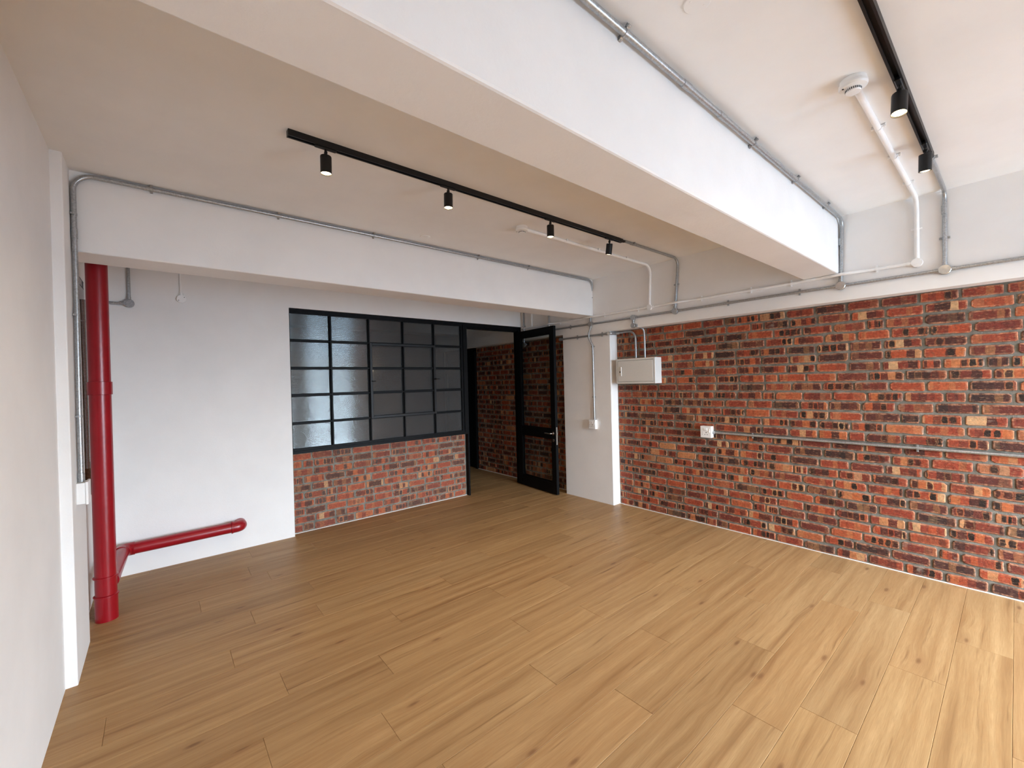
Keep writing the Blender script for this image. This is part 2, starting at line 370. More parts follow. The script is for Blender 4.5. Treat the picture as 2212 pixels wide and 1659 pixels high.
# passage end wall, its dark colour stands for the shade in there
we = MB().box((-0.6, YEND, -0.05), (4.75, YEND + 0.15, ZC + 0.02)).build('wall_passage_end', 'passage_shade'); struct(we)
cp = MB().box((-0.6, 5.16, ZC - 0.012), (XU, YEND, ZC - 0.0005)).build('ceiling_passage_shade', 'passage_shade'); struct(cp)  # added panel under the ceiling, coloured dark to dim the passage
# facade behind the camera, with window openings
fc = MB()
xs = [-0.6] + [a for w in WINS for a in w[:2]] + [4.75]
for i in range(0, len(xs), 2): fc.box((xs[i], YF - 0.22, -0.05), (xs[i + 1], YF, ZC + 0.02))
for (x0, x1, z0, z1) in WINS:
    fc.box((x0, YF - 0.22, -0.05), (x1, YF, z0)); fc.box((x0, YF - 0.22, z1), (x1, YF, ZC + 0.02))
struct(fc.build('wall_front', 'plaster'))
for i, (x0, x1, z0, z1) in enumerate(WINS):
    wroot = empty('window_%d' % (i + 2), ((x0 + x1) / 2, YF - 0.1, z0), kind='structure')
    f = MB(); t = 0.035
    f.box((x0, YF - 0.13, z0), (x1, YF - 0.09, z0 + t)).box((x0, YF - 0.13, z1 - t), (x1, YF - 0.09, z1)).box((x0, YF - 0.13, z0), (x0 + t, YF - 0.09, z1)).box((x1 - t, YF - 0.13, z0), (x1, YF - 0.09, z1))
    f.build('window_frame', 'black_steel', wroot)
    nv = i
    for k in range(nv):
        xm = x0 + (x1 - x0) * (k + 1) / (nv + 1); MB().box((xm - 0.02, YF - 0.125, z0 + t), (xm + 0.02, YF - 0.095, z1 - t)).build('mullion', 'black_steel', wroot)

# ---------------------------------------------------------------- floor planks (0.22 wide, 1.452 long)
PW, PL = 0.22, 1.452
JOINT = {0: 3.58, 1: 3.03, 2: 2.336, 3: 2.11, 4: 2.68, 5: 1.77, 6: 2.33, 7: 1.57, 8: 2.25, 9: 1.783, 10: 0.962, 11: 0.485, 12: 1.22, 13: 0.30, 14: 0.85, 15: 0.47, 16: 0.905, 17: 0.20, 18: 0.688}
def plank_mesh(w, l):
    m = MB(); c = 0.0012; h = 0.009; x, y = l / 2 - 0.0004, w / 2 - 0.0004
    v = [(-x, -y, -h), (x, -y, -h), (x, y, -h), (-x, y, -h), (-x, -y, -c), (x, -y, -c), (x, y, -c), (-x, y, -c), (-x + c, -y + c, 0), (x - c, -y + c, 0), (x - c, y - c, 0), (-x + c, y - c, 0)]
    m.add(v, [(0, 1, 5, 4), (1, 2, 6, 5), (2, 3, 7, 6), (3, 0, 4, 7), (4, 5, 9, 8), (5, 6, 10, 9), (6, 7, 11, 10), (7, 4, 8, 11), (8, 9, 10, 11)])
    me = bpy.data.meshes.new('plank'); me.from_pydata(m.v, [], m.f); me.update(); me.materials.append(M['oak']); return me
pcache = {}
rr = random.Random(3)
for row in range(-20, 35):
    y0 = 0.03 + row * PW; y1 = min(y0 + PW, YEND); y0 = max(y0, YF)
    if y1 - y0 < 0.02: continue
    j = JOINT.get(row, rr.uniform(0, PL)); j -= math.ceil((j + 0.42) / PL) * PL
    xa = j
    while xa < XB + 0.05:
        a, b = max(xa, XL - 0.01), min(xa + PL, XB + 0.03); xa += PL
        if b - a < 0.015: continue
        k = (round(b - a, 3), round(y1 - y0, 3))
        if k not in pcache: pcache[k] = plank_mesh(k[1], k[0])
        o = bpy.data.objects.new('plank', pcache[k]); COL.objects.link(o); o.location = ((a + b) / 2, (y0 + y1) / 2, 0); o.parent = fl

# ---------------------------------------------------------------- brickwork
def brick_variant(rg):
    """unit brick outline: length 1 along x, height 1 along z, face at y=0 looking to -y, 10-point rim"""
    c1 = [rg.choice((0.06, 0.10, 0.14, 0.20)) * rg.uniform(0.7, 1.2) for _ in range(4)]
    j = lambda a: rg.uniform(-a, a)
    sx = 0.36
    o = [(-0.5 + c1[0] * sx, -0.5 + j(.03)), (j(.1), -0.5 + j(.05)), (0.5 - c1[1] * sx, -0.5 + j(.03)), (0.5 + j(.008), -0.5 + c1[1]), (0.5 + j(.008), 0.5 - c1[2]),
         (0.5 - c1[2] * sx, 0.5 + j(.03)), (j(.1), 0.5 + j(.05)), (-0.5 + c1[3] * sx, 0.5 + j(.03)), (-0.5 + j(.008), 0.5 - c1[3]), (-0.5 + j(.008), -0.5 + c1[0])]
    return o
VAR = [brick_variant(random.Random(100 + i)) for i in range(18)]
def brick_geo(out, L, Hh, depth=0.012):
    bev = 0.004; n = len(out)
    back = [(x * L, depth, z * Hh) for x, z in out]; mid = [(x * L, bev * 0.8, z * Hh) for x, z in out]
    k, kz = 1 - 2 * bev / L, 1 - 2 * bev / Hh
    fr = [(x * L * k, 0, z * Hh * kz) for x, z in out]
    vs = back + mid + fr; fs = []
    for a in range(n):
        b = (a + 1) % n; fs += [(a, b, n + b, n + a), (n + a, n + b, 2 * n + b, 2 * n + a)]
    fs.append([2 * n + i for i in range(n)])
    uv = [(x + 0.5, z + 0.5) for x, z in out] * 3
    return vs, fs, uv
def finish_brick_mesh(me, uvs, rnds=None, mat='brick'):
    lay = me.uv_layers.new(name='UVMap')
    vi = [0] * len(me.loops); me.loops.foreach_get('vertex_index', vi)
    lay.data.foreach_set('uv', [c for i in vi for c in uvs[i]])
    if rnds is not None:
        at = me.attributes.new('rnd', 'FLOAT', 'POINT'); at.data.foreach_set('value', rnds)
    me.materials.append(M[mat])
BM = {}
def brick_mesh(vi, L, Hh, mat='brick'):
    Lq = round(L / 0.01) * 0.01
    k = (vi, round(Lq, 2), round(Hh, 3), mat)
    if k not in BM:
        vs, fs, uv = brick_geo(VAR[vi], Lq, Hh); me = bpy.data.meshes.new('brick'); me.from_pydata(vs, [], fs); me.update(); finish_brick_mesh(me, uv, None, mat); BM[k] = me
    return BM[k]
def brickwork(parent, org, ang, length, ncourse, ch, seed, phase, bl=0.2275, joint=0.0152, parts=300, near=None, vis=None, mat='brick'):
    """org: lower corner on the face plane; ang: rotation about z; u runs along local x"""
    rg = random.Random(seed); R = Matrix.Rotation(ang, 4, 'Z'); T = Matrix.Translation(org) @ R; allb = []
    for c in range(ncourse):
        zc = (c + 0.5) * ch; u = phase[c % 2] - bl * 2; u += rg.uniform(-0.012, 0.012)
        while u < length:
            w = bl + rg.uniform(-0.012, 0.012)
            if rg.random() < 0.06: w = bl / 2
            a, b = max(u, 0.0), min(u + w, length); u += w
            L = b - a - joint - rg.uniform(0, 0.003)
            if L < 0.025: continue
            hh = ch - joint - rg.uniform(0.0, 0.004)
            allb.append((Vector(((a + b) / 2, rg.uniform(-0.0025, 0.002), zc + rg.uniform(-0.0022, 0.0022))), L, hh, rg.randrange(len(VAR)), rg.uniform(-0.011, 0.011)))
    if near is not None: allb.sort(key=near)
    vs_, fs_, uv_, rn_ = [], [], [], []
    for i, (p, L, hh, vi, tilt) in enumerate(allb):
        if i < parts and (vis is None or vis(p)):
            o = bpy.data.objects.new('brick', brick_mesh(vi, L, 0.071, mat)); COL.objects.link(o)
            o.location = T @ p; o.rotation_euler = (0, tilt, ang); o.scale = (1, 1, hh / 0.071); o.parent = parent
        else:
            vs, fs, uv = brick_geo(VAR[vi], L, hh); off = len(vs_)
            vs_ += [tuple(T @ (p + Vector(v))) for v in vs]; fs_ += [[k + off for k in f] for f in fs]; uv_ += uv; rn_ += [rg.random()] * len(vs)
    if vs_:
        me = bpy.data.meshes.new('bricks'); me.from_pydata(vs_, [], fs_); me.update(); finish_brick_mesh(me, uv_, rn_, mat)
        o = bpy.data.objects.new('brick_remainder', me); COL.objects.link(o); o.parent = parent; o['kind'] = 'stuff'
MD = 0.0075      # mortar sits this far behind the brick faces
wr = MB().box((XB + MD, YF - 0.2, -0.05), (XB + 0.25, 3.30, ZBAND + 0.01)).build('wall_right', 'mortar'); struct(wr, 'burnt red brick wall')
Y0 = 3.288
# local u = Y0 - Y
brickwork(wr, (XB, Y0, 0.0), -PI / 2, Y0 - (YF - 0.02), 26, 0.0848, 11, ((Y0 - 0.355) % 0.2275, (Y0 - 0.242) % 0.2275), parts=300,
          near=lambda b: (0 if Y0 - b[0].x > -0.16 else 1, math.hypot(Y0 - b[0].x - 0.0, 0.6 * (b[0].z - 1.2))))
wc = MB().box((XB + MD, 4.09, -0.05), (XB + 0.25, 6.42, 2.25)).build('wall_passage_right', 'mortar'); struct(wc, 'brick wall of the dark passage')
brickwork(wc, (XB, 6.42, 0.0), -PI / 2, 6.42 - 4.105, 26, 0.0858, 12, (0.05, 0.165), parts=300, near=lambda b: b[0].x)
wlow = MB().box((1.09, YLOW + MD, -0.05), (3.345, 5.16, 0.878)).build('wall_low', 'mortar'); struct(wlow, 'low brick wall under the steel window')
brickwork(wlow, (1.098, YLOW, 0.004), 0.0, 3.338 - 1.098, 10, 0.0870, 13, (0.10, 0.215), parts=300, mat='brick_dusty')
# white sealant beads along the brick
struct(MB().box((XB - 0.006, YF, 0), (XB + 0.02, 3.29, 0.005)).box((XB - 0.008, 4.10, 0), (XB + 0.02, 6.42, 0.008)).build('baseboard_right', 'bead'))
struct(MB().box((1.092, YLOW - 0.006, 0), (3.342, YLOW + 0.02, 0.005)).build('baseboard_back', 'bead'))
# dark doorway at the end of the passage
d2 = empty('door_2', (XB, 6.75, 0), kind='structure')
MB().box((XB - 0.03, 6.425, 0), (XB + 0.1, 6.475, 2.235)).box((XB - 0.03, 7.42, 0), (XB + 0.1, 7.47, 2.235)).box((XB - 0.03, 6.425, 2.18), (XB + 0.1, 7.47, 2.235)).build('door_frame', 'black_steel', d2)
MB().bbox((XB + 0.01, 6.475, 0.01), (XB + 0.055, 7.42, 2.18), 0.003).build('door_leaf', 'black_steel', d2)
struct(MB().box((XB + 0.02, 7.47, -0.05), (XB + 0.25, YEND, 2.24)).box((XB + 0.1, 6.42, -0.05), (XB + 0.25, 7.47, 2.24)).build('wall_passage_far', 'plaster'))

# ================================================================ STEEL WINDOW
w1 = empty('window_1', (2.2, YG, 0.875), kind='structure'); tag(w1, 'black steel window with reeded glass panes')
colx = [(1.095, 1.498), (1.531, 1.944), (1.976, 2.386), (2.418, 2.827), (2.860, 3.270)]
rowz = [(2.394, 2.119), (2.088, 1.818), (1.786, 1.524), (1.490, 1.218), (1.188, 0.932)]
YA, YBk = 5.000, 5.050
f = MB().box((1.086, YA, 2.394), (3.345, YBk, 2.445)).box((1.086, YA - 0.012, 2.418), (3.345, YBk, 2.445))
f.box((1.086, YA - 0.012, 0.876), (3.345, YBk, 0.905)).box((1.086, YA, 0.876), (3.345, YBk, 0.932)).box((1.086, YA, 0.905), (1.097, YBk, 2.40)).box((3.268, YA + 0.004, 0.905), (3.345, YBk, 2.40)).box((3.300, YA - 0.01, 0.876), (3.345, YBk, 2.445))
f.build('window_frame', 'black_steel', w1)
for i in range(4):
    xa, xb = colx[i][1], colx[i + 1][0]; c = (xa + xb) / 2
    segs = [(0.932, 2.394)] if i != 2 else [(0.932, 1.20), (2.105, 2.394)]
    m = MB()
    for z0, z1 in segs: m.box((c - 0.0065, YA - 0.004, z0), (c + 0.0065, YG - 0.004, z1)).box((xa, YG - 0.012, z0), (xb, YG + 0.012, z1))
    m.build('mullion', 'black_steel', w1)
for j in range(4):
    za, zb = rowz[j][1], rowz[j + 1][0]; c = (za + zb) / 2
    segs = [(1.095, 3.270)] if j in (0, 3) else [(1.095, 1.965), (2.835, 3.270)]
    m = MB()
    for x0, x1 in segs: m.box((x0, YA - 0.003, c - 0.0065), (x1, YG - 0.004, c + 0.0065)).box((x0, YG - 0.012, zb), (x1, YG + 0.012, za))
    m.build('glazing_bar', 'black_steel', w1)
# opening sash over columns 3-4, rows 2-4
sx0, sx1, sz0, sz1 = 1.958, 2.852, 1.196, 2.108; t = 0.030
sash = MB().bbox((sx0, YA - 0.016, sz0), (sx0 + t, YG + 0.012, sz1), 0.003, 1).bbox((sx1 - t, YA - 0.016, sz0), (sx1, YG + 0.012, sz1), 0.003, 1).bbox((sx0 + t, YA - 0.016, sz0), (sx1 - t, YG + 0.012, sz0 + t), 0.003, 1).bbox((sx0 + t, YA - 0.016, sz1 - t), (sx1 - t, YG + 0.012, sz1), 0.003, 1).build('sash', 'sash_steel', w1)
MB().box((2.3955, YA - 0.006, sz0 + t), (2.4085, YG, sz1 - t)).box((2.386, YG - 0.012, sz0 + t), (2.418, YG + 0.01, sz1 - t)).build('glazing_bar', 'black_steel', sash)
for j in (1, 2):
    za, zb = rowz[j][1], rowz[j + 1][0]; c = (za + zb) / 2
    MB().box((sx0 + t, YA - 0.006, c - 0.0065), (sx1 - t, YG, c + 0.0065)).box((sx0 + t, YG - 0.012, zb), (sx1 - t, YG + 0.01, za)).build('glazing_bar', 'black_steel', sash)
MB().tube([(2.842, YA - 0.02, 1.66), (2.842, YA - 0.045, 1.66), (2.80, YA - 0.05, 1.655)], 0.006, 8, 0.01).lathe([(0.0, 0.01), (0.014, 0.008), (0.014, 0)], (2.842, YA - 0.016, 1.66), (0, -1, 0), 12).build('catch_handle', 'black_steel', sash)
MB().tube([(2.872, YA - 0.004, 1.66), (2.872, YA - 0.02, 1.66), (2.905, YA - 0.02, 1.66)], 0.005, 8, 0.008).build('catch_handle', 'black_steel', sash)
MB().tube([(1.976, YA - 0.016, 1.645), (1.976, YA - 0.034, 1.645), (2.015, YA - 0.034, 1.645)], 0.005, 8, 0.008).build('catch_handle', 'black_steel', sash)
# reeded panes (horizontal ribs are real corrugations)
def pane_mesh(x0, x1, z1, z0, ytilt, xtilt):
    nr = 29; sub = 6; hh = z1 - z0; m = MB(); vs = []
    n = nr * sub; cx, cz = (x0 + x1) / 2, (z0 + z1) / 2
    for i in range(n + 1):
        z = z0 + hh * i / n; a = 0.00032 * math.cos(2 * PI * i / sub)
        for x in (x0, x1): vs.append((x, YG - 0.003 + a + ytilt * (z - cz) + xtilt * (x - cx), z))
    fs = [(2 * i, 2 * i + 1, 2 * i + 3, 2 * i + 2) for i in range(n)]
    m.add(vs, fs, True)
    m.add([(x, y + 0.006, z) for x, y, z in vs], [f[::-1] for f in fs], True)
    return m
rp = random.Random(5)
for i, (x0, x1) in enumerate(colx):
    for j, (z1, z0) in enumerate(rowz):
        insash = i in (2, 3) and j in (1, 2, 3)
        yt, xt = rp.uniform(-0.004, 0.004), rp.uniform(-0.003, 0.003)
        if insash: yt += 0.002; xt += 0.016
        pane_mesh(x0 - 0.003, x1 + 0.003, z1 + 0.003, z0 - 0.003, yt, xt).build('pane', 'reeded', sash if insash else w1)

# ================================================================ GLAZED STEEL DOOR
d1 = empty('door_1', (3.86, 5.02, 0), kind='structure'); tag(d1, 'open black steel door with two clear glass panels')
MB().box((3.345, YA - 0.008, 0), (3.366, YBk + 0.03, 2.445)).box((3.366, YA + 0.02, 0), (3.374, YBk + 0.03, 2.40)).box((4.318, YA - 0.008, 0), (XU - 0.001, YBk + 0.04, 2.445)).box((3.366, YA - 0.008, 2.388), (4.318, YBk + 0.04, 2.445)).box((3.366, YA + 0.02, 2.372), (4.318, YBk + 0.04, 2.388)).build('door_frame', 'black_steel', d1)
DW, DT = 0.90, 0.046
dang = math.atan2(-0.995, -0.095)
DM = Matrix.Translation((4.330, 4.995, 0)) @ Matrix.Rotation(dang, 4, 'Z')     # local x along leaf, local -y faces the room
def dlocal(mb):
    mb.v = [tuple(DM @ Vector(v)) for v in mb.v]; return mb
g0, g1 = 0.105, DW - 0.085
def fr(a, b): return (a, -DT, b)
leaf = MB()
for (xa, xb, za, zb) in ((0, g0, 0.012, 2.36), (g1, DW, 0.012, 2.36), (g0, g1, 0.012, 0.165), (g0, g1, 0.79, 0.915), (g0, g1, 2.262, 2.36)):
    leaf.bbox((xa, -DT, za), (xb, 0, zb), 0.0025, 1)
leaf = dlocal(leaf).build('door_leaf', 'black_steel', d1)
bead = MB()
for (za, zb) in ((0.165, 0.79), (0.915, 2.262)):
    for yy in (-DT + 0.004, -0.012):
        bead.box((g0, yy, za), (g0 + 0.012, yy + 0.008, zb)).box((g1 - 0.012, yy, za), (g1, yy + 0.008, zb)).box((g0, yy, za), (g1, yy + 0.008, za + 0.012)).box((g0, yy, zb - 0.012), (g1, yy + 0.008, zb))
dlocal(bead).build('glazing_bead', 'black_steel', leaf)
for (za, zb) in ((0.160, 0.795), (0.910, 2.267)):
    dlocal(MB().box((g0 - 0.005, -DT / 2 - 0.003, za), (g1 + 0.005, -DT / 2 + 0.003, zb))).build('pane', 'clear', leaf)
hx, hz = DW - 0.052, 0.862
for sd, nm in ((-1, 'lever_handle'), (1, 'lever_handle')):
    yb = -DT if sd < 0 else 0
    dlocal(MB().lathe([(0, 0.009), (0.022, 0.009), (0.025, 0.006), (0.025, 0)], (hx, yb, hz), (0, sd, 0), 20).tube([(hx, yb, hz), (hx, yb + sd * 0.048, hz), (hx - 0.125, yb + sd * 0.048, hz)], 0.0095, 12, 0.012)).build(nm, 'chrome', leaf)
    dlocal(MB().lathe([(0, 0.008), (0.010, 0.008), (0.010, 0.006), (0.021, 0.006), (0.024, 0.004), (0.024, 0)], (hx, yb, hz - 0.095), (0, sd, 0), 20)).build('key_cylinder', 'chrome', leaf)
dlocal(MB().bbox((DW - 0.001, -DT / 2 - 0.011, 0.705), (DW + 0.0025, -DT / 2 + 0.011, 0.950), 0.001, 1).bbox((DW, -DT / 2 - 0.007, 0.84), (DW + 0.012, -DT / 2 + 0.007, 0.875), 0.002, 1)).build('lock_plate', 'chrome', leaf)
for z in (0.22, 1.2, 2.15):
    dlocal(MB().tube([(-0.004, 0.008, z), (-0.004, 0.008, z + 0.11)], 0.009, 10)).build('hinge', 'black_steel', leaf)

# ================================================================ CONDUIT HELPERS
def saddle(parent, p, axis, nrm, r, mat, big=False):
    """strap clip: p on tube axis, axis = tube direction, nrm = away from the surface"""
    p, t, n = Vector(p), Vector(axis).normalized(), Vector(nrm).normalized(); s = t.cross(n)
    w = 0.007; R = r + 0.002; m = MB(); lug = 0.016
    # half strap
    K = 8; vs = []
    for k in range(K + 1):
        a = PI * k / K
        for rad in (R, R - 0.002):
            for e in (-w, w): vs.append(p + t * e + (s * math.cos(a) + n * math.sin(a)) * rad)
    fs = []
    for k in range(K):
        o = 4 * k; fs += [(o, o + 1, o + 5, o + 4), (o + 2, o + 6, o + 7, o + 3), (o, o + 4, o + 6, o + 2), (o + 1, o + 3, o + 7, o + 5)]
    m.add(vs, fs, False)
    def brick(c, du, dv, dw):
        q = []
        for a in (-1, 1):
            for b in (-1, 1):
                for d in (-1, 1): q.append(c + s * du * a + t * dv * b + n * dw * d)
        m.add(q, [(0, 1, 3, 2), (4, 6, 7, 5), (0, 4, 5, 1), (2, 3, 7, 6), (0, 2, 6, 4), (1, 5, 7, 3)])
    for sg in (-1, 1):
        brick(p + s * sg * (R + lug / 2 - 0.002), lug / 2, w, 0.0014)
        brick(p + s * sg * (R + lug * 0.45) - n * (r * 0.5 + 0.001), lug * 0.30, w * 0.8, r * 0.5)
    brick(p - n * (r - 0.0012), R + lug * 0.8, w * 0.8, 0.0012)
    o = m.build('saddle_clip', mat, parent)
    for sg in (-1, 1):
        c = p + s * sg * (R + lug * 0.55) + n * 0.0014
        MB().lathe([(0.0, 0.003), (0.003, 0.0028), (0.0045, 0.0)], c, n, 8).build('screw', 'galv' if mat == 'galv' else mat, o)
    return o
def coupler(parent, a, b, r, mat, name='coupler'):
    a, b = Vector(a), Vector(b); d = (b - a).normalized(); L = (b - a).length
    return MB().lathe([(r, 0), (r + 0.0028, 0.001), (r + 0.0028, L - 0.001), (r, L)], a, d, 14).build(name, mat, parent)
def conduit(name, label, pts, r, mat, clips=(), bend=0.06, cat='conduit', n=12, group=None):
    root = empty(name, Vector(pts[0]), label, cat, group)
    MB().tube(pts, r, n, bend, 7).build('tube', mat, root)
    for c in clips: saddle(root, *c, r, mat)
    return root
def round_box(name, label, p, nrm, r, depth, mat, spouts=(), lidmat=None, screwmat=None):
    p, n = Vector(p), Vector(nrm).normalized()
    root = empty(name, p, label, 'junction box')
    m = MB().lathe([(r * 0.97, 0), (r, 0.002), (r, depth - 0.003)], p, n, 24)
    for d in spouts:
        d = Vector(d).normalized(); m.tube([p + n * depth * 0.5 + d * r * 0.8, p + n * depth * 0.5 + d * (r + 0.020)], 0.0150, 12)
    m.build('body', mat, root)
    lid = MB().lathe([(r * 1.01, depth - 0.003), (r * 1.01, depth), (r * 0.95, depth + 0.0022), (0.0, depth + 0.0026)], p, n, 24).build('lid', lidmat or mat, root)
    ref = Vector((0, 0, 1)) if abs(n.z) < 0.9 else Vector((1, 0, 0)); a = n.cross(ref).normalized(); b = n.cross(a)
    dd = (a * 0.8 + b * 0.6)
    for sg in (-1, 1):
        MB().lathe([(0, 0.0022), (0.003, 0.0018), (0.0038, 0.0)], p + n * (depth + 0.002) + dd * sg * r * 0.72, n, 8).build('screw', screwmat or 'chrome', lid)
    return root
RC = 0.0125
XA = XU - RC            # axis of conduits on the upper right wall
NX = (-1, 0, 0)
# ---- main galvanised run along the upper right wall
ZG = 2.328
conduit('wall_conduit', 'long horizontal galvanised conduit along the white wall above the brick', [(XA, YF + 0.05, ZG), (XA, 4.93, ZG)], RC, 'galv',
        [((XA, y, ZG), (0, 1, 0), NX) for y in (1.839, 1.226, 3.94, -0.45, 4.6)])
UPV, DNV, YP, YM = (0, 0, 1), (0, 0, -1), (0, 1, 0), (0, -1, 0)
round_box('conduit_junction_box', 'shiny round steel junction box below the feed of the nearer track', (XU, 0.324, ZG), NX, 0.034, 0.032, 'galv', (UPV, YP, YM), 'chrome')
round_box('conduit_junction_box', 'round steel junction box below the end of the middle ceiling beam', (XU, 0.931, ZG), NX, 0.034, 0.032, 'galv', (UPV, YP, YM), 'chrome')
round_box('conduit_junction_box', 'grey round junction box below the feed of the four-lamp track', (XU, 2.400, ZG), NX, 0.034, 0.030, 'galv', (UPV, YP, YM))
round_box('conduit_junction_box', 'upper of two round junction boxes stacked above the distribution board', (XU, 2.935, ZG), NX, 0.032, 0.030, 'galv', (DNV, YP, YM))
round_box('conduit_junction_box', 'lower of two round junction boxes stacked above the distribution board', (XU, 2.935, 2.232), NX, 0.030, 0.030, 'galv', (UPV, YM))
round_box('conduit_junction_box', 'grey round junction box at the end of the far beam above the column', (XU, 3.585, ZG), NX, 0.034, 0.030, 'galv', (UPV, DNV, YP, YM))
conduit('link_conduit', 'short vertical galvanised conduit joining the two stacked round boxes', [(XA, 2.935, ZG - 0.03), (XA, 2.935, 2.26)], 0.0105, 'galv')
# ---- white run, bridging over the grey drops
ZW = 2.417
wp = [(XA + 0.0015, 0.50, ZW - 0.004)]
for y in (0.931, 2.400, 3.585, 4.355):
    wp += [(XA + 0.0015, y - 0.16, ZW), (XA - 0.0235, y - 0.04, ZW + 0.001), (XA - 0.0235, y + 0.04, ZW + 0.001), (XA + 0.0015, y + 0.16, ZW)]
wp.append((XA + 0.0015, 4.95, ZW + 0.003))
conduit('wall_conduit', 'long horizontal white painted conduit just above the grey one', wp, 0.0125, 'white_pvc',
        [((XA + 0.0015, y, ZW), (0, 1, 0), NX) for y in (0.70, 1.29, 1.625, 2.106, 2.865, 3.355, 4.13)], bend=0.10)
round_box('conduit_junction_box', 'white round junction box under the drop from the nearer smoke detector', (XU, 0.469, ZW - 0.005), NX, 0.033, 0.028, 'white_pvc', (UPV, YP), 'white_plastic', 'white_pvc')
round_box('conduit_junction_box', 'white round junction box under the drop from the farther smoke detector', (XU, 2.713, ZW), NX, 0.033, 0.028, 'white_pvc', (UPV, YP, YM), 'white_plastic', 'white_pvc')
# ---- drops: beam conduit (near), track feeds, smoke detector feeds
YB2, ZT = 0.94 - 0.014 - RC, ZC - 0.030
c3 = conduit('beam_conduit', 'galvanised conduit along the top of the middle ceiling beam', [(XL + 0.02, YB2, ZT), (XA, YB2, ZT), (XA, 0.931, ZG + 0.03)], RC + 0.0005, 'galv',
        [((x, YB2, ZT), (1, 0, 0), (0, -0.55, -0.83)) for x in (0.2, 1.35, 2.54, 3.24, 3.93)], bend=0.075)
for x in (1.80, 2.15): coupler(c3, (x - 0.03, YB2, ZT), (x + 0.03, YB2, ZT), RC, 'galv')
coupler(c3, (XA, 0.9285, 2.72), (XA, 0.9287, 2.66), RC, 'galv')
ZK = ZC - RC
c4 = conduit('track_feed_conduit', 'galvanised conduit feeding the nearer two-lamp track', [(3.60, 0.318, ZK), (XA, 0.318, ZK), (XA, 0.324, ZG + 0.03)], RC, 'galv',
        [((3.64, 0.318, ZK), (1, 0, 0), (0, 0, -1)), ((XA, 0.323, 2.558), (0, 0, 1), NX)], bend=0.075)
coupler(c4, (XA, 0.322, 2.79), (XA, 0.322, 2.73), RC, 'galv')
conduit('track_feed_conduit', 'galvanised conduit feeding the four-lamp track', [(3.40, 2.355, ZK), (XA, 2.355, ZK), (XA, 2.400, ZG + 0.03)], RC, 'galv',
        [((3.53, 2.356, ZK), (1, 0, 0), (0, 0, -1)), ((XA, 2.380, 2.616), (0, 0, 1), NX)], bend=0.085)
RW = 0.0145
conduit('detector_conduit', 'white painted conduit from the nearer smoke detector to the wall', [(2.44, 0.452, ZC - RW), (XU - RW, 0.465, ZC - RW), (XU - RW, 0.469, ZW + 0.03)], RW, 'white_pvc',
        [((2.95, 0.454, ZC - RW), (1, 0, 0), (0, 0, -1)), ((3.42, 0.457, ZC - RW), (1, 0, 0), (0, 0, -1)), ((3.98, 0.462, ZC - RW), (1, 0, 0), (0, 0, -1)), ((XU - RW, 0.468, 2.663), (0, 0, 1), NX)], bend=0.10)
conduit('detector_conduit', 'white painted conduit from the farther smoke detector to the wall', [(2.43, 2.672, ZC - RW), (XU - RW, 2.69, ZC - RW), (XU - RW, 2.713, ZW + 0.03)], RW, 'white_pvc',
        [((2.93, 2.677, ZC - RW), (1, 0, 0), (0, 0, -1)), ((3.40, 2.681, ZC - RW), (1, 0, 0), (0, 0, -1)), ((3.88, 2.686, ZC - RW), (1, 0, 0), (0, 0, -1)), ((XU - RW, 2.702, 2.677), (0, 0, 1), NX)], bend=0.10)
YB1 = 3.55 - RC - 0.005
c8 = conduit('beam_conduit', 'galvanised conduit rising by the left pier and running along the far beam',
        [(XP + RC + 0.004, 3.50, 1.075), (XP + RC + 0.004, 3.50, 1.5), (XP + RC + 0.004, YB1, 2.2), (XP + RC + 0.004, YB1, ZT + 0.008), (XA, YB1, ZT + 0.008), (XA, 3.575, 2.7), (XA, 3.585, ZG + 0.03)], RC + 0.0005, 'galv',
        [((x, YB1, ZT + 0.008), (1, 0, 0), (0, -0.75, -0.66)) for x in (-0.004, 0.72, 1.45, 2.55, 3.245)] + [((XP + RC + 0.004, YB1, 2.642), (0, 0, 1), (1, 0, 0)), ((XP + RC + 0.004, 3.526, 2.05), (0, 0, 1), (1, 0, 0)), ((XP + RC + 0.004, 3.50, 1.46), (0, 0, 1), (1, 0, 0)), ((XA, 3.576, 2.67), (0, 0, 1), NX)], bend=0.095)
coupler(c8, (XP + RC + 0.004, YB1, 2.56), (XP + RC + 0.004, YB1, 2.50), RC, 'galv')
coupler(c8, (XP + RC + 0.004, 3.50, 1.13), (XP + RC + 0.004, 3.50, 1.08), RC, 'galv')
# ---- column: drop to socket, crossing the lower run
conduit('socket_conduit', 'galvanised conduit dropping down the white column to its socket', [(XA, 3.585, ZG - 0.03), (XA - 0.001, 3.592, 2.27), (XA - 0.026, 3.600, 2.21), (XA - 0.026, 3.600, 2.14), (XA, 3.560, 2.04), (XA, 3.557, 1.07)], 0.0105, 'galv',
        [((XA, 3.559, 2.03), (0, 0, 1), NX), ((XA, 3.558, 1.37), (0, 0, 1), NX)], bend=0.05)
ZL = 2.175
c9 = conduit('wall_conduit', 'short horizontal galvanised conduit crossing the top of the white column', [(XA, 4.10, ZL), (XA, 3.315, ZL)], RC, 'galv', [((XA, 3.819, ZL), (0, 1, 0), NX), ((XA, 3.402, ZL), (0, 1, 0), NX)])
coupler(c9, (XA - 0.002, 4.095, ZL), (XA - 0.002, 4.145, ZL), 0.020, 'galv', 'end_fitting')
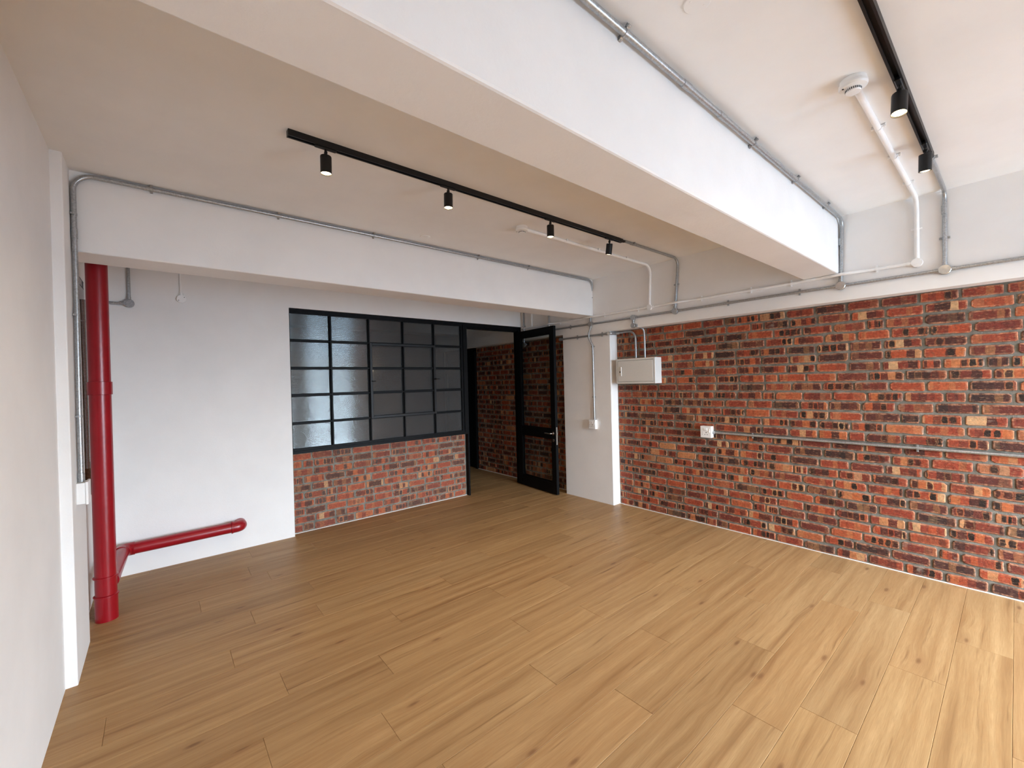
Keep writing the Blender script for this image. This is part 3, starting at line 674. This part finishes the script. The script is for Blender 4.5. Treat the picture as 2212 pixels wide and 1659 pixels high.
# corner elbow fitting at the column edge, then down to the board
el = empty('conduit_elbow', (XA, 3.29, ZL), 'galvanised inspection elbow wrapping the top corner of the white column', 'conduit fitting')
MB().tube([(XA, 3.335, ZL), (XA, 3.272, ZL), (XB - 0.030, 3.268, ZL + 0.004)], 0.0205, 12, 0.012, 4).build('body', 'galv', el)
MB().lathe([(0.021, 0), (0.021, 0.004), (0, 0.0045)], (XA - 0.018, 3.285, ZL), (-1, -0.6, 0), 14).build('cover', 'chrome', el)
MB().tube([(XB - 0.055, 3.255, ZL + 0.003), (XB - 0.030, 3.225, ZL + 0.003)], 0.0175, 12).build('lock_nut', 'galv', el)
XD = XB - 0.034
conduit('board_conduit', 'bent galvanised conduit from the column corner into the distribution board', [(XD, 3.235, 2.182), (XD, 2.985, 2.182), (XD, 2.985, 1.838)], RC, 'galv', bend=0.095)
conduit('board_conduit', 'bent galvanised conduit from the stacked round boxes into the distribution board', [(XA, 2.915, 2.226), (XA + 0.01, 2.895, 2.222), (XD, 2.868, 2.19), (XD, 2.862, 2.10), (XD, 2.860, 1.838)], 0.0115, 'galv', bend=0.05)

# ================================================================ DISTRIBUTION BOARD
db = empty('distribution_board', (XB, 2.94, 1.54), 'pale grey metal distribution board on the brick wall beside the column', 'electrical box')
bx0, bx1, by0, by1, bz0, bz1 = XU - 0.005, XB + 0.004, 2.668, 3.207, 1.538, 1.842
MB().bbox((bx0 + 0.014, by0, bz0), (bx1, by1, bz1), 0.004).build('body', 'board_paint', db)
MB().bbox((bx0 + 0.004, by0, bz0), (bx0 + 0.014, by0 + 0.022, bz1), 0.002, 1).bbox((bx0 + 0.004, by1 - 0.022, bz0), (bx0 + 0.014, by1, bz1), 0.002, 1).bbox((bx0 + 0.004, by0 + 0.022, bz0), (bx0 + 0.014, by1 - 0.022, bz0 + 0.022), 0.002, 1).bbox((bx0 + 0.004, by0 + 0.022, bz1 - 0.022), (bx0 + 0.014, by1 - 0.022, bz1), 0.002, 1).build('door_frame', 'board_paint', db)
dd_ = MB().bbox((bx0 + 0.002, by0 + 0.026, bz0 + 0.026), (bx0 + 0.012, by1 - 0.026, bz1 - 0.026), 0.002, 1).build('door', 'board_paint', db)
MB().bbox((bx0 - 0.006, by1 - 0.083, bz0 + 0.095), (bx0 + 0.002, by1 - 0.073, bz0 + 0.205), 0.002, 1).build('handle', 'white_plastic', dd_)
MB().lathe([(0, 0.002), (0.009, 0.002), (0.009, 0)], (bx0 + 0.002, by1 - 0.060, bz0 + 0.145), NX, 14).build('lock', 'dark_hole', dd_)

# ================================================================ SOCKETS
def socket(name, label, c, nrm_sign_x, dep, w=0.115, h=0.122, conduit_side=None):
    """surface socket on a wall facing -x; c = (wall x, y centre, z centre)"""
    x, y, z = c; root = empty(name, (x, y, z - h / 2), label, 'socket')
    MB().bbox((x - dep + 0.010, y - w / 2, z - h / 2), (x, y + w / 2, z + h / 2), 0.004).build('back_box', 'white_plastic', root)
    pl_ = MB().bbox((x - dep, y - w / 2 - 0.001, z - h / 2 - 0.001), (x - dep + 0.010, y + w / 2 + 0.001, z + h / 2 + 0.001), 0.004, 2).build('face_plate', 'white_plastic', root)
    fx = x - dep
    MB().bbox((fx - 0.005, y - 0.018, z + 0.012), (fx + 0.001, y + 0.020, z + 0.040), 0.002, 1).build('rocker_switch', 'white_plastic', pl_)
    MB().lathe([(0, 0.0006), (0.0055, 0.0006), (0.0055, 0)], (fx, y - 0.004, z - 0.006), NX, 10).build('pin_hole', 'dark_hole', pl_)
    for dy in (-0.016, 0.009):
        MB().lathe([(0, 0.0006), (0.0042, 0.0006), (0.0042, 0)], (fx, y + dy, z - 0.028), NX, 10).build('pin_hole', 'dark_hole', pl_)
    for dz in (-0.026, -0.006):
        MB().lathe([(0, 0.0006), (0.0032, 0.0006), (0.0032, 0)], (fx, y + 0.036, z + dz), NX, 10).build('pin_hole', 'dark_hole', pl_)
    MB().bbox((fx - 0.004, y - 0.042, z - 0.004), (fx + 0.001, y - 0.032, z + 0.032), 0.0015, 1).build('rocker_switch', 'white_plastic', pl_)
    return root
socket('wall_socket', 'white square socket mounted on the burnt brick wall', (XB + 0.003, 2.135, 1.011), -1, 0.060)
socket('wall_socket', 'white socket mounted low on the white column', (XU, 3.575, 1.013), -1, 0.045, 0.105, 0.122)
sc_ = conduit('socket_conduit', 'horizontal grey conduit across the brick wall from its socket', [(XB - 0.0145, 2.075, 1.004), (XB - 0.0145, YF + 0.05, 1.002)], 0.0115, 'galv',
        [((XB - 0.0145, 1.688, 1.004), (0, 1, 0), NX), ((XB - 0.0145, 0.50, 1.003), (0, 1, 0), NX), ((XB - 0.0145, -0.7, 1.003), (0, 1, 0), NX)])
coupler(sc_, (XB - 0.0145, 2.078, 1.004), (XB - 0.0145, 2.055, 1.004), 0.0135, 'galv', 'lock_nut')

# ================================================================ BACK WALL / REAR RIGHT CONDUITS
YC = YW - RC
conduit('wall_conduit', 'short dark galvanised conduit dropping behind the far beam beside the red pipe', [(-0.178, YC, ZC - 0.01), (-0.178, YC, 2.39)], RC, 'galv')
round_box('conduit_junction_box', 'dark round junction box on the back wall beside the red pipe', (-0.178, YW, 2.363), YM, 0.036, 0.032, 'galv', (UPV, (-1, 0, 0)))
conduit('wall_conduit', 'short horizontal galvanised conduit passing behind the red pipe', [(XL + 0.002, YC, 2.355), (-0.20, YC, 2.358)], RC, 'galv')
conduit('detector_conduit', 'thin white conduit dropping to a round plate on the back wall', [(0.176, YW - 0.009, ZC - 0.01), (0.181, YW - 0.009, 2.47)], 0.009, 'white_pvc')
round_box('conduit_junction_box', 'round cream blank plate on the back wall below the thin white conduit', (0.184, YW, 2.440), YM, 0.036, 0.022, 'white_pvc', (UPV,), 'white_pvc', 'dark_hole')
cvr = conduit('wall_conduit', 'grey vertical conduit in the corner above the door hinge', [(XA, 4.905, ZC - 0.01), (XA, 4.905, 2.20)], RC + 0.001, 'galv', [((XA, 4.905, 2.45), (0, 0, 1), NX)])
round_box('conduit_junction_box', 'dark round junction box seen through the top of the door glass', (XU, 4.905, 2.165), NX, 0.034, 0.030, 'galv', (UPV, YM))
conduit('detector_conduit', 'white vertical conduit behind the far beam above the open door', [(XU - RW, 4.716, ZC - 0.01), (XU - RW, 4.716, 2.43)], RW, 'white_pvc')
conduit('wall_conduit', 'grey vertical conduit behind the far beam above the free edge of the door', [(XA, 4.355, ZC - 0.01), (XA, 4.355, ZG + 0.01)], RC, 'galv')

# ================================================================ LEFT PIER FITTINGS
sb = empty('switch_box', (XP, 3.47, 0.965), 'white surface switch box on the left pier beside the red pipe', 'switch')
MB().bbox((XP, 3.445, 0.958), (XP + 0.038, 3.555, 1.078), 0.003).build('back_box', 'white_plastic', sb)
MB().bbox((XP + 0.038, 3.440, 0.953), (XP + 0.050, 3.560, 1.083), 0.003).build('face_plate', 'white_plastic', sb)
lp = empty('wall_plate', (XL, 4.39, 2.265), 'small grey plate with a dark symbol beside the red pipe top', 'plate')
MB().bbox((XL, 4.26, 2.265), (XL + 0.006, 4.52, 2.430), 0.002, 1).build('plate', 'grey_label', lp)
MB().box((XL + 0.006, 4.30, 2.370), (XL + 0.0068, 4.50, 2.377)).box((XL + 0.006, 4.30, 2.420), (XL + 0.0068, 4.50, 2.426)).box((XL + 0.006, 4.42, 2.376), (XL + 0.0068, 4.48, 2.421)).build('symbol', 'dark_hole', lp)
c2v = conduit('wall_conduit', 'vertical galvanised conduit half hidden behind the red pipe', [(XL + 0.018, 4.30, 2.265), (XL + 0.018, 4.30, 1.06)], 0.0145, 'galv', [((XL + 0.018, 4.30, 2.11), (0, 0, 1), (1, 0, 0))])
coupler(c2v, (XL + 0.018, 4.30, 1.10), (XL + 0.018, 4.30, 1.05), 0.0145, 'galv')
MB().tube([(XL + 0.018, 4.30, 1.06), (XL + 0.018, 4.30, 0.86)], 0.0165, 12).build('rusty_stub', 'rust', c2v)
tag(bpy.data.objects['rusty_stub'], 'rusty unpainted stub')

# ================================================================ RED PIPE
rp_ = empty('standpipe', (-0.313, 4.130, 0), 'tall glossy red standpipe with a low side branch in the corner', 'pipe')
PX, PY, PR = -0.313, 4.130, 0.0585
MB().lathe([(PR + 0.003, 0.0), (PR + 0.003, 0.165), (PR, 0.172), (PR, ZC)], (PX, PY, 0), (0, 0, 1), 40).build('riser', 'red', rp_)
MB().lathe([(PR, 1.578), (PR + 0.0065, 1.580), (PR + 0.0072, 1.668), (PR, 1.670)], (PX, PY, 0), (0, 0, 1), 40).build('coupling', 'red', rp_)
for z in (0.172, 0.303):
    MB().lathe([(PR, -0.006), (PR + 0.0095, -0.003), (PR + 0.0095, 0.003), (PR, 0.006)], (PX, PY, z), (0, 0.02, 1), 40).build('collar_ring', 'red', rp_)
br = MB().tube([(PX + 0.02, PY + 0.03, 0.250), (PX + 0.05, 4.878, 0.250), (0.585, 4.878, 0.258), (0.590, 4.985, 0.258)], 0.049, 24, 0.08, 8).build('branch_pipe', 'red', rp_)
MB().tube([(0.515, 4.878, 0.2575), (0.590, 4.878, 0.258), (0.590, 4.985, 0.258)], 0.0535, 24, 0.062, 8).build('elbow', 'red', br)
MB().lathe([(0.049, -0.008), (0.058, -0.006), (0.058, 0.006), (0.049, 0.008)], (0.515, 4.878, 0.2575), (1, 0, 0), 24).build('elbow_rim', 'red', br)
MB().tube([(-0.27, 4.80, 0.25), (-0.2635, 4.878, 0.250), (-0.185, 4.878, 0.251)], 0.0535, 24, 0.07, 8).build('elbow', 'red', br)

# ================================================================ TRACK LIGHTS
def track(name, label, x0, x1, y, endcap=True):
    root = empty(name, (x0, y, ZC), label, 'light track')
    h, w = 0.032, 0.034
    MB().box((x0, y - w / 2, ZC - h), (x1, y - w / 2 + 0.006, ZC)).box((x0, y + w / 2 - 0.006, ZC - h), (x1, y + w / 2, ZC)).box((x0, y - w / 2 + 0.006, ZC - 0.014), (x1, y + w / 2 - 0.006, ZC)).box((x0, y - w / 2 + 0.006, ZC - h), (x1, y - w / 2 + 0.009, ZC - h + 0.003)).box((x0, y + w / 2 - 0.009, ZC - h), (x1, y + w / 2 - 0.006, ZC - h + 0.003)).build('rail', 'black_track', root)
    MB().bbox((x0 - 0.004, y - w / 2 - 0.001, ZC - h - 0.001), (x0, y + w / 2 + 0.001, ZC), 0.001, 1).build('end_cap', 'black_track', root)
    MB().bbox((x1, y - w / 2 - 0.001, ZC - h - 0.001), (x1 + 0.045, y + w / 2 + 0.001, ZC), 0.004, 1).tube([(x1 + 0.04, y, ZC - 0.015), (x1 + 0.075, y, ZC - 0.013)], 0.013, 12).build('live_end', 'black_track', root)
    return root
track('light_track', 'black four-lamp ceiling track between the two white beams', 0.535, 3.315, 2.360)
track('light_track', 'black ceiling track beside the nearer smoke detector', -0.2, 3.53, 0.318)
def spot(label, x, y, tilt=(0, 0), group='track spotlights', rot=0.0):
    root = empty('track_spotlight', (x, y, ZC - 0.032), label, 'spotlight', group)
    MB().bbox((x - 0.055, y - 0.0115, ZC - 0.040), (x + 0.055, y + 0.0115, ZC - 0.020), 0.003, 1).build('adapter', 'black_track', root)
    zt = ZC - 0.078
    MB().tube([(x, y, ZC - 0.038), (x, y, zt + 0.004)], 0.0065, 10).build('stem', 'black_track', root)
    MB().bbox((x - 0.007, y - 0.010, ZC - 0.066), (x + 0.007, y + 0.010, ZC - 0.050), 0.003, 1).build('hinge', 'black_track', root)
    ax = Vector((tilt[0], tilt[1], -1)).normalized(); r, L = 0.0285, 0.094; top = Vector((x, y, zt + 0.003))
    hs = MB().lathe([(0.0, 0.0), (r - 0.004, 0.0), (r - 0.001, 0.0015), (r, 0.005), (r, L), (r - 0.0015, L), (r - 0.0025, L - 0.007)], top, ax, 28).build('housing', 'black_track', root)
    MB().lathe([(0.0, L + 0.0015), (r * 0.55, L - 0.0003), (r - 0.0025, L - 0.006)], top, ax, 28).build('lens', 'lamp', root)
    ld = bpy.data.lights.new('spot_lamp', 'SPOT'); ld.energy = 24.0; ld.color = (1.0, 0.76, 0.48); ld.spot_size = math.radians(150); ld.spot_blend = 1.0; ld.shadow_soft_size = 0.02
    lo = bpy.data.objects.new('spot_lamp', ld); COL.objects.link(lo); lo.location = top + ax * (L + 0.006); lo.rotation_euler = ax.to_track_quat('-Z', 'Y').to_euler(); lo.parent = root; lo.matrix_parent_inverse = root.matrix_world.inverted()
spot('black spotlight nearest the free end of the four-lamp track', 0.716, 2.360, (0.0, 0.02))
spot('second black spotlight from the free end of the four-lamp track', 1.475, 2.360, (-0.03, -0.02))
spot('third black spotlight from the free end, beside the farther smoke detector', 2.413, 2.360, (-0.01, 0.0))
spot('black spotlight next to the conduit feed of the four-lamp track', 3.172, 2.360, (0.14, 0.26))
spot('tilted black spotlight on the nearer track beside the smoke detector', 2.545, 0.318, (-0.16, 0.02))
spot('black spotlight at the conduit end of the nearer track', 3.36, 0.318, (0.16, 0.04))

# ================================================================ SMOKE DETECTORS AND CEILING PLATES
def detector(label, x, y):
    root = empty('smoke_detector', (x, y, ZC), label, 'smoke detector', 'smoke detectors')
    A = (x, y, ZC); D = (0, 0, -1)
    MB().lathe([(0.046, 0.0), (0.048, 0.002), (0.048, 0.016), (0.043, 0.018)], A, D, 32).build('base', 'white_pvc', root)
    MB().lathe([(0.047, 0.016), (0.052, 0.019), (0.053, 0.030), (0.049, 0.038), (0.034, 0.042), (0.028, 0.043)], A, D, 32).build('body', 'white_plastic', root)
    ch_ = MB().lathe([(0.029, 0.042), (0.0285, 0.054), (0.026, 0.058), (0.0, 0.060)], A, D, 32).build('sensing_chamber', 'white_plastic', root)
    for k in range(26):
        a = 2 * PI * k / 26; c, s = math.cos(a), math.sin(a); R0 = 0.0292
        def P(da, z, rr): return (x + math.cos(a + da) * rr, y + math.sin(a + da) * rr, ZC - z)
        e = 0.055; vs = [P(-e, 0.0445, R0 + .0005), P(e, 0.0445, R0 + .0005), P(e, 0.0535, R0), P(-e, 0.0535, R0), P(-e, 0.0445, R0 - .003), P(e, 0.0445, R0 - .003), P(e, 0.0535, R0 - .003), P(-e, 0.0535, R0 - .003)]
        MB().add(vs, [(0, 1, 2, 3), (4, 7, 6, 5), (0, 4, 5, 1), (1, 5, 6, 2), (2, 6, 7, 3), (3, 7, 4, 0)]).build('vent_slot', 'dark_hole', ch_)
    MB().lathe([(0.0035, -0.001), (0.0035, 0.001), (0, 0.0015)], (x - 0.030, y + 0.031, ZC - 0.041), D, 10).build('indicator', 'dark_hole', root)
detector('white smoke detector near the two-lamp track, joined to a white conduit', 2.400, 0.452)
detector('small white smoke detector beyond the four-lamp track', 2.385, 2.668)
for lab, x, y in (('round white blank plate on the ceiling in front of the middle beam', 1.47, 0.70), ('faint round white blank plate on the ceiling before the far beam', 1.848, 3.36)):
    t_ = empty('ceiling_plate', (x, y, ZC), lab, 'ceiling plate')
    MB().lathe([(0.046, 0.0), (0.046, 0.0025), (0.043, 0.0045), (0, 0.005)], (x, y, ZC), (0, 0, -1), 32).build('plate', 'ceiling', t_)
    for sg in (-1, 1): MB().lathe([(0, 0.0015), (0.003, 0.0012), (0.0036, 0)], (x + sg * 0.024, y - sg * 0.012, ZC - 0.0047), (0, 0, -1), 8).build('screw', 'ceiling', t_)
